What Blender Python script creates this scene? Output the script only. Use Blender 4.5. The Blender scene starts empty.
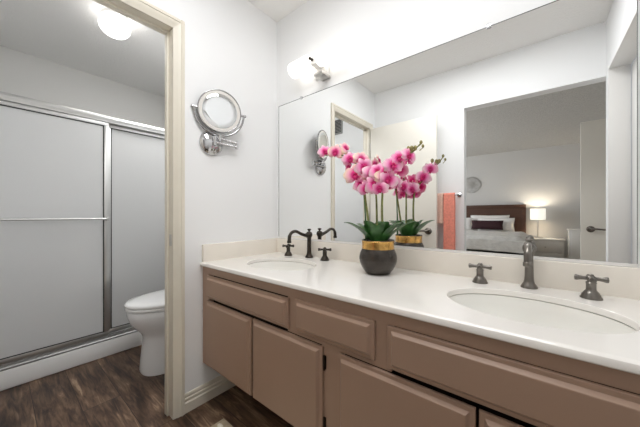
import bpy, bmesh, math, random
from mathutils import Vector, Matrix, Euler, noise

random.seed(7)
C = bpy.context.scene
COL = C.collection
PI = math.pi

# ------------------------------------------------------------------ camera
cam_d = bpy.data.cameras.new('camera')
cam = bpy.data.objects.new('camera', cam_d)
COL.objects.link(cam)
cam.location = (1.4544, -1.2862, 1.0526)
cam.rotation_euler = (PI/2, 0, math.radians(39.33))
cam_d.sensor_width = 36.0
cam_d.sensor_fit = 'HORIZONTAL'
cam_d.lens = 265.78 / 640 * 36.0
cam_d.shift_y = 0.0018
cam_d.clip_start = 0.01
C.camera = cam

# ------------------------------------------------------------------ view + world
C.view_settings.view_transform = 'Standard'
C.view_settings.look = 'None'
C.view_settings.gamma = 1.0
C.view_settings.use_curve_mapping = False
C.view_settings.exposure = 0.17
C.cycles.max_bounces = 16
C.cycles.diffuse_bounces = 10
C.cycles.glossy_bounces = 6
C.cycles.transmission_bounces = 8
w = bpy.data.worlds.new('world')
C.world = w
w.use_nodes = True
w.node_tree.nodes['Background'].inputs[0].default_value = (0.8, 0.87, 1, 1)
w.node_tree.nodes['Background'].inputs[1].default_value = 0.5

# ------------------------------------------------------------------ added fill lights, out of view
def area(name, loc, rot, sx, sy, watts, col=(1, 1, 1)):
    d = bpy.data.lights.new(name, 'AREA')
    d.shape = 'RECTANGLE'
    d.size = sx
    d.size_y = sy
    d.energy = watts
    d.color = col
    o = bpy.data.objects.new(name, d)
    COL.objects.link(o)
    o.location = loc
    o.rotation_euler = rot
    return o

area('bathroom_fill_light', (1.00, -0.80, 2.42), (0, 0, 0), 1.1, 0.4, 11.6, (0.985, 0.99, 1.0))  # added fill over the bathroom, no fixture modelled
area('toilet_room_fill_light', (-0.52, -0.30, 2.42), (0, 0, 0), 0.5, 0.3, 7.5, (1, 0.99, 0.975))  # unseen fill added to brighten the toilet room and shower
area('bedroom_fill_light', (-1.9, -3.6, 1.5), (0, -PI/2, 0), 1.3, 1.8, 62, (0.93, 0.96, 1.0))  # added bedroom fill, the wall behind it has no window

# ------------------------------------------------------------------ materials
def mat(name, col, rough=0.5, metal=0.0, spec=None, coat=0.0, bump=None, var=None, trans=0.0, emit=None):
    m = bpy.data.materials.new(name)
    m.use_nodes = True
    nt = m.node_tree
    b = nt.nodes['Principled BSDF']
    b.inputs['Base Color'].default_value = (*col, 1)
    b.inputs['Roughness'].default_value = rough
    b.inputs['Metallic'].default_value = metal
    if spec is not None:
        b.inputs['Specular IOR Level'].default_value = spec
    if coat:
        b.inputs['Coat Weight'].default_value = coat
        b.inputs['Coat Roughness'].default_value = 0.08
    if trans:
        b.inputs['Transmission Weight'].default_value = trans
    if emit:
        b.inputs['Emission Color'].default_value = (*emit[0], 1)
        b.inputs['Emission Strength'].default_value = emit[1]
    tc = nt.nodes.new('ShaderNodeTexCoord')
    if var:                                   # (scale, amount): soft colour variation
        n = nt.nodes.new('ShaderNodeTexNoise')
        n.inputs['Scale'].default_value = var[0]
        n.inputs['Detail'].default_value = 4
        nt.links.new(tc.outputs['Object'], n.inputs['Vector'])
        r = nt.nodes.new('ShaderNodeValToRGB')
        k = var[1]
        r.color_ramp.elements[0].color = (*[c*(1-k) for c in col], 1)
        r.color_ramp.elements[1].color = (*[min(1, c*(1+k)) for c in col], 1)
        r.color_ramp.elements[0].position = 0.3
        r.color_ramp.elements[1].position = 0.7
        nt.links.new(n.outputs['Fac'], r.inputs['Fac'])
        nt.links.new(r.outputs['Color'], b.inputs['Base Color'])
    if bump:                                  # (scale, strength, distance)
        n = nt.nodes.new('ShaderNodeTexNoise')
        n.inputs['Scale'].default_value = bump[0]
        n.inputs['Detail'].default_value = 3
        nt.links.new(tc.outputs['Object'], n.inputs['Vector'])
        bp = nt.nodes.new('ShaderNodeBump')
        bp.inputs['Strength'].default_value = bump[1]
        bp.inputs['Distance'].default_value = bump[2]
        nt.links.new(n.outputs['Fac'], bp.inputs['Height'])
        nt.links.new(bp.outputs['Normal'], b.inputs['Normal'])
    return m

def srgb(r, g, b):
    f = lambda c: (c/255/12.92) if c/255 <= 0.04045 else ((c/255+0.055)/1.055)**2.4
    return (f(r), f(g), f(b))

M = {}
M['wall'] = mat('white_wall_paint', srgb(241, 242, 243), 0.6, bump=(140, 0.12, 0.002))
M['ceiling'] = mat('white_ceiling_texture', srgb(240, 239, 237), 0.9, bump=(90, 0.5, 0.006))
M['trim'] = mat('cream_trim_paint', srgb(226, 220, 206), 0.38, var=(6, 0.03))
M['white_trim'] = mat('white_trim_paint', srgb(234, 233, 231), 0.35)
M['door'] = mat('cream_door_paint', srgb(234, 230, 221), 0.42)
M['taupe'] = mat('taupe_cabinet_paint', srgb(166, 138, 119), 0.36, var=(3, 0.03))
M['gap_shade'] = mat('painted_gap_shade', srgb(52, 40, 34), 0.8)  # shade of the cabinet gaps put into the colour
M['counter'] = mat('white_cultured_stone', srgb(243, 240, 235), 0.16, coat=0.25, var=(9, 0.012))
M['splash'] = mat('cream_cultured_stone', srgb(238, 232, 222), 0.22, var=(9, 0.02))
M['basin'] = mat('white_glazed_basin', srgb(242, 241, 236), 0.12, coat=0.3)
M['bronze'] = mat('oil_rubbed_bronze', (0.062, 0.054, 0.046), 0.30, 1.0, var=(40, 0.2))
M['lit_bronze'] = mat('reflection_lit_bronze', (0.21, 0.195, 0.175), 0.30, 1.0)  # faucet bronze again, its lighter reflections put into the colour
M['chrome'] = mat('polished_chrome', (0.56, 0.56, 0.57), 0.08, 1.0)
M['nickel'] = mat('satin_nickel', (0.60, 0.585, 0.56), 0.28, 1.0)
M['dark_nickel'] = mat('dark_lever_metal', (0.20, 0.18, 0.16), 0.3, 1.0)
M['tinted_mirror'] = mat('dim_small_mirror', (0.70, 0.71, 0.71), 0.03, 1.0)
M['dark_chrome'] = mat('smoky_chrome', (0.42, 0.42, 0.425), 0.12, 1.0)
M['mirror'] = mat('silvered_mirror', (0.93, 0.94, 0.935), 0.0, 1.0)
M['aluminium'] = mat('brushed_aluminium', (0.62, 0.62, 0.61), 0.33, 1.0)
M['grey_aluminium'] = mat('grey_aluminium', (0.40, 0.40, 0.395), 0.55, 1.0)
M['porcelain'] = mat('white_porcelain', srgb(236, 236, 236), 0.12, coat=0.4)
M['tub'] = mat('white_acrylic', srgb(234, 234, 233), 0.3)
M['shower_wall'] = mat('pale_shower_wall', srgb(224, 223, 220), 0.4)
M['frost'] = mat('frosted_glass', srgb(216, 217, 217), 0.5, bump=(220, 0.25, 0.001))
_b = M['frost'].node_tree.nodes['Principled BSDF']
_b.inputs['Transmission Weight'].default_value = 0.15
M['shade'] = mat('lit_white_glass', (0.95, 0.94, 0.9), 0.4, emit=((1, 0.95, 0.88), 1.45))
M['globe'] = mat('lit_globe_glass', (0.95, 0.95, 0.95), 0.4, emit=((1, 0.98, 0.95), 4.5))
M['gold'] = mat('gold_leaf', (0.74, 0.44, 0.14), 0.20, 1.0, bump=(60, 0.3, 0.002), var=(30, 0.35))
M['pot'] = mat('bronze_black_ceramic', (0.07, 0.061, 0.054), 0.25, 0.75, var=(25, 0.25))
M['soil'] = mat('dark_moss', (0.04, 0.035, 0.02), 0.9, bump=(80, 0.6, 0.01))
M['leaf'] = mat('orchid_leaf', (0.040, 0.125, 0.030), 0.28, var=(22, 0.6))
M['stem'] = mat('orchid_stem', (0.20, 0.22, 0.06), 0.5, var=(40, 0.3))
M['bud'] = mat('orchid_bud', (0.30, 0.27, 0.10), 0.5, var=(60, 0.4))
M['cream_petal'] = mat('cream_petal', (0.9, 0.66, 0.42), 0.5)
M['lip'] = mat('magenta_lip', (0.62, 0.01, 0.16), 0.45)
M['coral'] = mat('coral_towel', srgb(240, 150, 132), 0.95, bump=(220, 0.7, 0.006), var=(60, 0.12))
M['blush'] = mat('blush_towel', srgb(226, 188, 172), 0.95, bump=(220, 0.7, 0.006), var=(60, 0.1))
M['rug'] = mat('beige_rug', srgb(196, 180, 152), 0.95, bump=(300, 0.6, 0.004), var=(60, 0.12))
M['rug_dot'] = mat('ivory_rug_tuft', srgb(240, 233, 215), 0.95, bump=(300, 0.5, 0.003))
M['bed_wall'] = mat('greige_wall_paint', srgb(204, 202, 199), 0.7)
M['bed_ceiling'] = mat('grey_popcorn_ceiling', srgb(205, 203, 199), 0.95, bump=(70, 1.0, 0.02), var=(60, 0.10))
M['carpet'] = mat('beige_carpet', srgb(170, 158, 142), 0.98, bump=(200, 0.6, 0.01))
M['headboard'] = mat('walnut_headboard', srgb(100, 62, 42), 0.42)
M['linen'] = mat('pale_grey_linen', srgb(214, 212, 208), 0.9, var=(14, 0.10), bump=(30, 0.5, 0.02))
M['white_linen'] = mat('white_linen', srgb(236, 234, 231), 0.9, bump=(25, 0.4, 0.01))
M['maroon'] = mat('maroon_velvet', (0.028, 0.004, 0.007), 0.8)
M['black_base'] = mat('dark_bed_base', (0.03, 0.027, 0.025), 0.8)
M['white_lacquer'] = mat('white_lacquer', srgb(226, 223, 218), 0.35)
M['lamp_shade'] = mat('lit_lamp_shade', srgb(240, 232, 215), 0.8, emit=((1, 0.95, 0.86), 0.75))
M['vent'] = mat('grey_vent_metal', srgb(150, 150, 148), 0.5)
M['vent_shade'] = mat('painted_vent_gap_shade', (0.03, 0.03, 0.03), 0.8)  # near-black colour for the shade between vent louvres
M['edge'] = mat('dark_mirror_edge', (0.10, 0.11, 0.11), 0.4)
M['rubber'] = mat('black_rubber', (0.02, 0.02, 0.02), 0.6)

def wood_floor():
    m = bpy.data.materials.new('dark_wood_planks')
    m.use_nodes = True
    nt = m.node_tree
    N, L = nt.nodes, nt.links
    b = N['Principled BSDF']
    tc = N.new('ShaderNodeTexCoord')
    br = N.new('ShaderNodeTexBrick')
    br.inputs['Scale'].default_value = 1.0
    br.inputs['Brick Width'].default_value = 1.15
    br.inputs['Row Height'].default_value = 0.165
    br.inputs['Mortar Size'].default_value = 0.0016
    br.inputs['Mortar Smooth'].default_value = 0.3
    br.offset = 0.37
    br.inputs['Color1'].default_value = (0.0, 0.0, 0.0, 1)
    br.inputs['Color2'].default_value = (1, 1, 1, 1)
    br.inputs['Mortar'].default_value = (0.5, 0.5, 0.5, 1)
    L.new(tc.outputs['Object'], br.inputs['Vector'])
    # each plank shifts the grain pattern
    sc = N.new('ShaderNodeMapping')
    sc.inputs['Scale'].default_value = (2.4, 20, 1)
    L.new(tc.outputs['Object'], sc.inputs['Vector'])
    off = N.new('ShaderNodeVectorMath')
    off.operation = 'MULTIPLY_ADD'
    off.inputs[1].default_value = (7, 3, 5)
    L.new(br.outputs['Color'], off.inputs[0])
    L.new(sc.outputs['Vector'], off.inputs[2])
    g = N.new('ShaderNodeTexNoise')
    g.inputs['Scale'].default_value = 2.2
    g.inputs['Detail'].default_value = 9
    g.inputs['Roughness'].default_value = 0.62
    g.inputs['Distortion'].default_value = 1.1
    L.new(off.outputs['Vector'], g.inputs['Vector'])
    g2 = N.new('ShaderNodeTexNoise')
    g2.inputs['Scale'].default_value = 4.0
    g2.inputs['Detail'].default_value = 6
    sc2 = N.new('ShaderNodeMapping')
    sc2.inputs['Scale'].default_value = (0.7, 2.6, 1)
    L.new(tc.outputs['Object'], sc2.inputs['Vector'])
    off2 = N.new('ShaderNodeVectorMath')
    off2.operation = 'MULTIPLY_ADD'
    off2.inputs[1].default_value = (3, 5, 2)
    L.new(br.outputs['Color'], off2.inputs[0])
    L.new(sc2.outputs['Vector'], off2.inputs[2])
    g2.inputs['Distortion'].default_value = 0.8
    L.new(off2.outputs['Vector'], g2.inputs['Vector'])
    add = N.new('ShaderNodeMath')
    add.operation = 'MULTIPLY_ADD'
    add.inputs[1].default_value = 0.55
    L.new(g2.outputs['Fac'], add.inputs[0])
    mul = N.new('ShaderNodeMath')
    mul.operation = 'MULTIPLY'
    mul.inputs[1].default_value = 0.55
    L.new(g.outputs['Fac'], mul.inputs[0])
    L.new(mul.outputs[0], add.inputs[2])
    r = N.new('ShaderNodeValToRGB')
    e = r.color_ramp.elements
    e[0].position = 0.42
    e[0].color = (*srgb(38, 26, 19), 1)
    e[1].position = 0.70
    e[1].color = (*srgb(160, 136, 112), 1)
    x = e.new(0.52)
    x.color = (*srgb(80, 59, 45), 1)
    x = e.new(0.61)
    x.color = (*srgb(112, 88, 70), 1)
    L.new(add.outputs[0], r.inputs['Fac'])
    mx = N.new('ShaderNodeMix')
    mx.data_type = 'RGBA'
    mx.blend_type = 'MIX'
    mx.inputs[7].default_value = (*srgb(24, 15, 12), 1)
    L.new(br.outputs['Fac'], mx.inputs[0])
    L.new(r.outputs['Color'], mx.inputs[6])
    L.new(mx.outputs[2], b.inputs['Base Color'])
    b.inputs['Roughness'].default_value = 0.42
    bp = N.new('ShaderNodeBump')
    bp.inputs['Strength'].default_value = 0.25
    bp.inputs['Distance'].default_value = 0.002
    L.new(g.outputs['Fac'], bp.inputs['Height'])
    L.new(bp.outputs['Normal'], b.inputs['Normal'])
    return m
M['floor'] = wood_floor()

def petal_mat(name, rim, mid):
    m = bpy.data.materials.new(name)
    m.use_nodes = True
    nt = m.node_tree
    N, L = nt.nodes, nt.links
    b = N['Principled BSDF']
    tc = N.new('ShaderNodeTexCoord')
    ln = N.new('ShaderNodeVectorMath')
    ln.operation = 'LENGTH'
    L.new(tc.outputs['Object'], ln.inputs[0])
    n = N.new('ShaderNodeTexNoise')
    n.inputs['Scale'].default_value = 45
    L.new(tc.outputs['Object'], n.inputs['Vector'])
    a = N.new('ShaderNodeMath')
    a.operation = 'MULTIPLY_ADD'
    a.inputs[1].default_value = 0.012
    L.new(n.outputs['Fac'], a.inputs[0])
    L.new(ln.outputs['Value'], a.inputs[2])
    mr = N.new('ShaderNodeMapRange')
    mr.inputs['From Min'].default_value = 0.008
    mr.inputs['From Max'].default_value = 0.052
    L.new(a.outputs[0], mr.inputs['Value'])
    r = N.new('ShaderNodeValToRGB')
    e = r.color_ramp.elements
    e[0].position = 0.0
    e[0].color = (*srgb(196, 10, 100), 1)
    e[1].position = 1.0
    e[1].color = (*rim, 1)
    x = e.new(0.34)
    x.color = (*srgb(232, 52, 146), 1)
    x = e.new(0.60)
    x.color = (*mid, 1)
    L.new(mr.outputs['Result'], r.inputs['Fac'])
    L.new(r.outputs['Color'], b.inputs['Base Color'])
    b.inputs['Roughness'].default_value = 0.5
    b.inputs['Subsurface Weight'].default_value = 0.0
    return m
M['petal'] = petal_mat('pink_petal', srgb(255, 214, 226), srgb(250, 150, 200))
M['petal_pale'] = petal_mat('cream_edged_petal', srgb(255, 230, 205), srgb(252, 178, 200))

def walnut():
    m = M['headboard']
    nt = m.node_tree
    N, L = nt.nodes, nt.links
    b = N['Principled BSDF']
    tc = N.new('ShaderNodeTexCoord')
    mp = N.new('ShaderNodeMapping')
    mp.inputs['Scale'].default_value = (2, 2, 22)
    L.new(tc.outputs['Object'], mp.inputs['Vector'])
    n = N.new('ShaderNodeTexNoise')
    n.inputs['Scale'].default_value = 2
    n.inputs['Detail'].default_value = 5
    L.new(mp.outputs['Vector'], n.inputs['Vector'])
    r = N.new('ShaderNodeValToRGB')
    r.color_ramp.elements[0].color = (*srgb(60, 37, 26), 1)
    r.color_ramp.elements[1].color = (*srgb(98, 63, 44), 1)
    L.new(n.outputs['Fac'], r.inputs['Fac'])
    L.new(r.outputs['Color'], b.inputs['Base Color'])
walnut()

# ------------------------------------------------------------------ mesh helpers (world coordinates)
class G:
    def __init__(self):
        self.bm = bmesh.new()

    def box(self, x0, x1, y0, y1, z0, z1, bev=0.0, seg=2, mi=0):
        bm = self.bm
        r = bmesh.ops.create_cube(bm, size=1.0)
        vs = r['verts']
        for v in vs:
            v.co = Vector(((x0+x1)/2+v.co.x*(x1-x0), (y0+y1)/2+v.co.y*(y1-y0), (z0+z1)/2+v.co.z*(z1-z0)))
        fs = set(f for v in vs for f in v.link_faces)
        for f in fs:
            f.material_index = mi
        if bev:
            es = list(set(e for v in vs for e in v.link_edges))
            bmesh.ops.bevel(bm, geom=es, offset=bev, segments=seg, profile=0.5, affect='EDGES', material=mi)
        return self

    def rings(self, rings, caps=True, closed=True, mi=0):
        bm = self.bm
        rv = [[bm.verts.new(p) for p in r] for r in rings]
        n = len(rv[0])
        for a, b in zip(rv, rv[1:]):
            for i in range(n if closed else n-1):
                j = (i+1) % n
                f = bm.faces.new((a[i], a[j], b[j], b[i]))
                f.material_index = mi
        if caps:
            f = bm.faces.new(list(reversed(rv[0])))
            f.material_index = mi
            f = bm.faces.new(rv[-1])
            f.material_index = mi
        return rv

    def lathe(self, c, prof, n=32, axis=(0, 0, 1), sx=1.0, sy=1.0, caps=True, mi=0):
        """prof: (radius, height along axis)"""
        q = Vector((0, 0, 1)).rotation_difference(Vector(axis).normalized())
        c = Vector(c)
        rs = []
        for r, h in prof:
            r = max(r, 1e-5)
            rs.append([c + q @ Vector((r*sx*math.cos(2*PI*i/n), r*sy*math.sin(2*PI*i/n), h)) for i in range(n)])
        self.rings(rs, caps, mi=mi)
        return self

    def tube(self, pts, rad, n=10, closed=False, mi=0, flat=1.0):
        pts = [Vector(p) for p in pts]
        m = len(pts)
        rads = rad if isinstance(rad, (list, tuple)) else [rad]*m
        rs = []
        up = None
        for i, p in enumerate(pts):
            if closed:
                t = pts[(i+1) % m]-pts[i-1]
            else:
                t = pts[min(i+1, m-1)]-pts[max(i-1, 0)]
            t.normalize()
            if up is None:
                up = t.orthogonal().normalized()
            else:
                up = (up - t*up.dot(t))
                up = up.normalized() if up.length > 1e-6 else t.orthogonal().normalized()
            s = t.cross(up)
            rs.append([p + (up*math.cos(2*PI*k/n) + s*math.sin(2*PI*k/n)*flat)*rads[i] for k in range(n)])
        if closed:
            rs.append(rs[0])
        self.rings(rs, not closed, mi=mi)
        if closed:
            bmesh.ops.remove_doubles(self.bm, verts=self.bm.verts, dist=1e-6)
        return self

    def ball(self, c, rx, ry=None, rz=None, u=16, v=10, mi=0):
        ry = ry or rx
        rz = rz or rx
        r = bmesh.ops.create_uvsphere(self.bm, u_segments=u, v_segments=v, radius=1.0)
        for q in r['verts']:
            q.co = Vector((c[0]+q.co.x*rx, c[1]+q.co.y*ry, c[2]+q.co.z*rz))
            for f in q.link_faces:
                f.material_index = mi
        return self

    def extrude_x(self, poly, x0, x1):
        """closed (y, z) outline extruded along x"""
        self.rings([[(x, y, z) for y, z in poly] for x in (x0, x1)])
        return self

    def extrude_y(self, poly, y0, y1):
        self.rings([[(x, y, z) for x, z in poly] for y in (y0, y1)])
        return self

    def extrude_z(self, poly, z0, z1):
        self.rings([[(x, y, z) for x, y in poly] for z in (z0, z1)])
        return self


def spline(pts, n=6):
    """Catmull-Rom through the points"""
    P = [Vector(p) for p in pts]
    P = [2*P[0]-P[1]] + P + [2*P[-1]-P[-2]]
    out = []
    for i in range(1, len(P)-2):
        for k in range(n):
            t = k/n
            a, b, c, d = P[i-1:i+3]
            out.append(0.5*((2*b)+(c-a)*t+(2*a-5*b+4*c-d)*t*t+(3*b-a-3*c+d)*t**3))
    out.append(P[-2])
    return out


def wloc(o):
    v = Vector((0, 0, 0))
    while o is not None:
        v = v + o.location
        o = o.parent
    return v


def obj(name, g, m, parent=None, loc=None, angle=38):
    """link the world-space mesh g as ONE object; its origin at loc (or at its parent's origin)"""
    bm = g.bm if isinstance(g, G) else g
    bmesh.ops.recalc_face_normals(bm, faces=bm.faces)
    org = Vector(loc) if loc is not None else (wloc(parent) if parent else Vector((0, 0, 0)))
    for v in bm.verts:
        v.co -= org
    lim = math.radians(angle)
    for f in bm.faces:
        f.smooth = True
    for e in bm.edges:
        if len(e.link_faces) == 2 and e.calc_face_angle(0) > lim:
            e.smooth = False
    me = bpy.data.meshes.new(name)
    bm.to_mesh(me)
    bm.free()
    for mm in (m if isinstance(m, (list, tuple)) else [m]):
        me.materials.append(mm)
    o = bpy.data.objects.new(name, me)
    COL.objects.link(o)
    if parent:
        o.parent = parent
        o.location = org - wloc(parent)
    else:
        o.location = org
    return o


def tag(o, label, cat, group=None, kind=None):
    o['label'] = label
    o['category'] = cat
    if group:
        o['group'] = group
    if kind:
        o['kind'] = kind
    return o


def thing(name, loc, label, cat, group=None):
    o = bpy.data.objects.new(name, None)
    o.empty_display_size = 0.05
    COL.objects.link(o)
    o.location = loc
    return tag(o, label, cat, group)


def struct(name, g, m, label, cat, parent=None, loc=None):
    o = obj(name, g, m, parent, loc)
    if not parent:
        tag(o, label, cat)
        o['kind'] = 'structure'
    return o


def dup(root, loc, label, group):
    r = root.copy()
    COL.objects.link(r)
    r.location = loc
    r['label'] = label
    r['group'] = group
    for ch in list(root.children):
        c = ch.copy()
        COL.objects.link(c)
        c.parent = r
        for gch in list(ch.children):
            d = gch.copy()
            COL.objects.link(d)
            d.parent = c
    return r


# ------------------------------------------------------------------ dimensions
XR, D, H = 1.834, 1.497, 2.44         # bathroom width, depth, height
SX = -1.016                           # shower face
WB = -1.95                            # shower back wall
HC, DEP = 0.788, 0.566                # counter height and depth
FY = -0.549                           # cabinet face frame
YB = -5.90                            # bedroom far wall
BX0, BX1 = -2.2, 2.62                 # bedroom sides
YO = -1.60                            # bedroom face of the dividing wall
TY0, TY1, TH = -1.37, -0.71, 2.012    # toilet doorway
RY0, RY1, RH = -1.395, -0.69, 2.05    # side doorway

# ------------------------------------------------------------------ shell
g = G(); g.box(WB-0.1, 2.05, YO, 0.1, -0.06, 0.0)
struct('floor', g, M['floor'], 'dark brown wood plank floor of the bathroom', 'floor')
g = G(); g.box(BX0-0.1, BX1+0.1, YB-0.1, YO, -0.06, -0.001)
struct('bedroom_floor', g, M['carpet'], 'beige carpeted floor of the bedroom', 'floor')
g = G(); g.box(WB-0.1, 2.05, -D, 0.1, H, H+0.08)
struct('ceiling', g, M['ceiling'], 'white textured ceiling over the bathroom', 'ceiling')
g = G(); g.box(BX0-0.1, BX1+0.1, YB-0.1, YO, H, H+0.08)
struct('bedroom_ceiling', g, M['bed_ceiling'], 'grey popcorn ceiling of the bedroom', 'ceiling')

g = G(); g.box(WB-0.1, 2.05, 0.0, 0.1, 0.0, H)
struct('wall_back', g, M['wall'], 'white wall behind the vanity mirror', 'wall')
g = G()
g.box(-0.076, 0.0, TY1+0.012, 0.0, 0.0, H)
g.box(-0.076, 0.0, TY0-0.012, TY1+0.012, TH+0.012, H)
g.box(-0.076, 0.0, -D, TY0-0.012, 0.0, H)
struct('wall_left', g, M['wall'], 'white side wall with the toilet room doorway', 'wall')
g = G()
g.box(XR, XR+0.1, RY1+0.012, 0.0, 0.0, H)
g.box(XR, XR+0.1, RY0-0.012, RY1+0.012, RH+0.012, H)
g.box(XR, XR+0.1, -D, RY0-0.012, 0.0, H)
struct('wall_right', g, M['wall'], 'white side wall with a cased doorway, seen in the mirror', 'wall')
OX0, OX1, OH = 0.922, 1.846, 2.046
g = G()
g.box(BX0-0.1, OX0, YO, -D, 0.0, H)
g.box(OX0, OX1, YO, -D, OH, H)
g.box(OX1, BX1+0.1, YO, -D, 0.0, H)
struct('wall_front', g, M['wall'], 'white wall with the open bedroom doorway, seen in the mirror', 'wall')
g = G(); g.box(WB-0.1, WB, -D, 0.0, 0.0, H)
struct('wall_shower', g, M['shower_wall'], 'pale wall at the back of the shower', 'wall')
g = G(); g.box(BX0-0.1, BX1+0.1, YB-0.1, YB, 0.0, H)
struct('wall_bedroom_back', g, M['bed_wall'], 'greige bedroom wall behind the bed', 'wall')
g = G(); g.box(BX0-0.1, BX0, YB, YO, 0.0, H)
struct('wall_bedroom_left', g, M['bed_wall'], 'greige side wall of the bedroom by the bed', 'wall')
g = G(); g.box(BX1, BX1+0.1, YB, YO, 0.0, H)
struct('wall_bedroom_right', g, M['bed_wall'], 'greige side wall of the bedroom by its open door', 'wall')

# ------------------------------------------------------------------ door trims
def casing_profile(u):
    """(across, out) outline of a stepped casing, u = width"""
    return [(0, 0), (u, 0), (u, 0.015), (u*0.72, 0.019), (u*0.68, 0.015), (u*0.36, 0.013), (u*0.30, 0.010), (0.004, 0.009), (0, 0.006)]

def doorway_trim(name, xw, out, y0, y1, h, depth, m, label, stop=True, cased=True):
    """casing on the wall face x = xw (out = +1 / -1 is the way it sticks out), jamb boards through the wall"""
    u = 0.056
    g = G()
    for side, yy, s in ((0, y1, 1), (1, y0, -1)) if cased else ():
        prof = casing_profile(u)
        poly = [(xw + out*o, yy + s*a) for a, o in prof]
        g.extrude_z(poly, 0.0, h+u)
    prof = casing_profile(u)
    poly = [(xw + out*o, h + a) for a, o in prof]
    if cased:
        g.extrude_y(poly, y0-u+0.002, y1+u-0.002)
    x_in = xw - out*depth
    a, b = sorted((xw+out*0.004, x_in))
    g.box(a, b, y1, y1+0.012, 0, h+0.012, 0.001)
    g.box(a, b, y0-0.012, y0, 0, h+0.012, 0.001)
    g.box(a, b, y0, y1, h, h+0.012, 0.001)
    if stop:
        c = xw - out*depth*0.52
        a, b = sorted((c, c - out*0.034))
        g.box(a, b, y1-0.010, y1, 0, h, 0.002)
        g.box(a, b, y0, y0+0.010, 0, h, 0.002)
        g.box(a, b, y0+0.010, y1-0.010, h-0.010, h, 0.002)
    return struct(name, g, m, label, 'door trim', loc=(xw, (y0+y1)/2, 0))

t1 = doorway_trim('trim_1', 0.0, 1, TY0, TY1, TH, 0.076, M['trim'], 'cream casing around the toilet room doorway')
g = G()
g.box(-0.036, -0.008, TY1-0.0022, TY1+0.001, 0.890, 0.950, 0.0008)
obj('strike_plate', g, M['nickel'], t1)
doorway_trim('trim_2', XR, -1, RY0, RY1, RH, 0.10, M['white_trim'], 'white jamb boards lining the doorway beside the bedroom opening, seen in the mirror', stop=False, cased=False)

def baseboard(name, along, pos, a, b, out, m, label):
    """stepped baseboard; along 'y' on plane x = pos or 'x' on plane y = pos"""
    prof = [(0, 0), (0.014, 0), (0.016, 0.052), (0.013, 0.055), (0.010, 0.058), (0.012, 0.064), (0.012, 0.074), (0.007, 0.078), (0.008, 0.083), (0.008, 0.094), (0.004, 0.100), (0, 0.100)]
    g = G()
    if along == 'y':
        g.rings([[(pos+out*o, t, z) for o, z in prof] for t in (a, b)])
        loc = (pos, (a+b)/2, 0)
    else:
        g.rings([[(t, pos+out*o, z) for o, z in prof] for t in (a, b)])
        loc = ((a+b)/2, pos, 0)
    struct(name, g, m, label, 'baseboard', loc=loc)

baseboard('baseboard_left', 'y', 0.0, TY1+0.056, 0.0, 1, M['trim'], 'cream stepped baseboard running under the vanity from the toilet doorway')
baseboard('baseboard_back', 'x', 0.0, 0.014, XR, -1, M['trim'], 'cream baseboard along the wall under the vanity')
baseboard('baseboard_front', 'x', -D, 0.0, OX0, 1, M['trim'], 'cream baseboard below the towel bar')
baseboard('baseboard_toilet', 'x', 0.0, -0.995, -0.076, -1, M['trim'], 'cream baseboard behind the toilet')
baseboard('baseboard_bedroom', 'x', YB, BX0, BX1, 1, M['white_trim'], 'white baseboard along the bedroom far wall')

# ------------------------------------------------------------------ doors
def lever(parent, hx, hy, hz, sy, sx, m):
    """rose, neck and lever; sy: which way (y) it stands out, sx: which way (x) the lever points"""
    g = G()
    g.lathe((hx, hy, hz), [(0.033, 0), (0.033, 0.006), (0.027, 0.012), (0.013, 0.014), (0.011, 0.045)], 24, axis=(0, sy, 0))
    g.tube(spline([(hx, hy+sy*0.045, hz), (hx+sx*0.03, hy+sy*0.05, hz+0.004), (hx+sx*0.07, hy+sy*0.052, hz), (hx+sx*0.115, hy+sy*0.05, hz-0.004)], 5),
           [0.011]*5 + [0.0095]*5 + [0.009]*5 + [0.006], 10)
    return obj('door_handle', g, m, parent)

# toilet room door, opened flat against the front wall
g = G(); g.box(0.022, 0.716, -1.390, -1.354, 0.012, 2.000, 0.002)
d1 = struct('door_1', g, M['door'], 'cream flush door swung open against the wall by the towels, seen in the mirror', 'door', loc=(0.022, -1.372, 0.012))
lever(d1, 0.642, -1.354, 0.895, 1, -1, M['dark_nickel'])
g = G()
for z in (0.25, 1.02, 1.80):
    g.tube([(0.017, -1.360, z-0.045), (0.017, -1.360, z+0.045)], 0.006, 8)
obj('hinge', g, M['nickel'], d1)
# closed door in the side doorway
g = G(); g.box(XR+0.100, XR+0.135, RY0+0.008, RY1-0.004, 0.012, RH-0.004, 0.002)
d2 = struct('door_2', g, M['white_trim'], 'white flush door closed within the side doorway, seen in the mirror', 'door', loc=(XR+0.115, (RY0+RY1)/2, 0.012))
# bedroom door, standing open
g = G(); g.box(1.806, 2.606, -2.685, -2.650, 0.012, 2.030, 0.002)
d3 = struct('door_3', g, M['door'], 'cream bedroom door standing open with a dark lever, seen in the mirror', 'door', loc=(2.606, -2.667, 0.012))
lever(d3, 1.880, -2.650, 0.902, 1, 1, M['dark_nickel'])
lever(d3, 1.880, -2.685, 0.902, -1, 1, M['dark_nickel'])
g = G(); g.box(1.8045, 1.8065, -2.679, -2.656, 0.87, 0.94)
obj('latch_plate', g, M['nickel'], d3)
# ------------------------------------------------------------------ shower
g = G(); g.box(SX-0.09, SX, -D, 0.0, 0.0, 0.118, 0.008, 3)
curb = struct('shower_curb', g, M['tub'], 'white shower curb under the sliding glass doors', 'shower curb', loc=(SX-0.045, -0.75, 0))
g = G(); g.box(WB, SX-0.09, -D, 0.0, 0.0, 0.05)
struct('shower_floor', g, M['tub'], 'white shower pan behind the sliding doors', 'shower floor')

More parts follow.
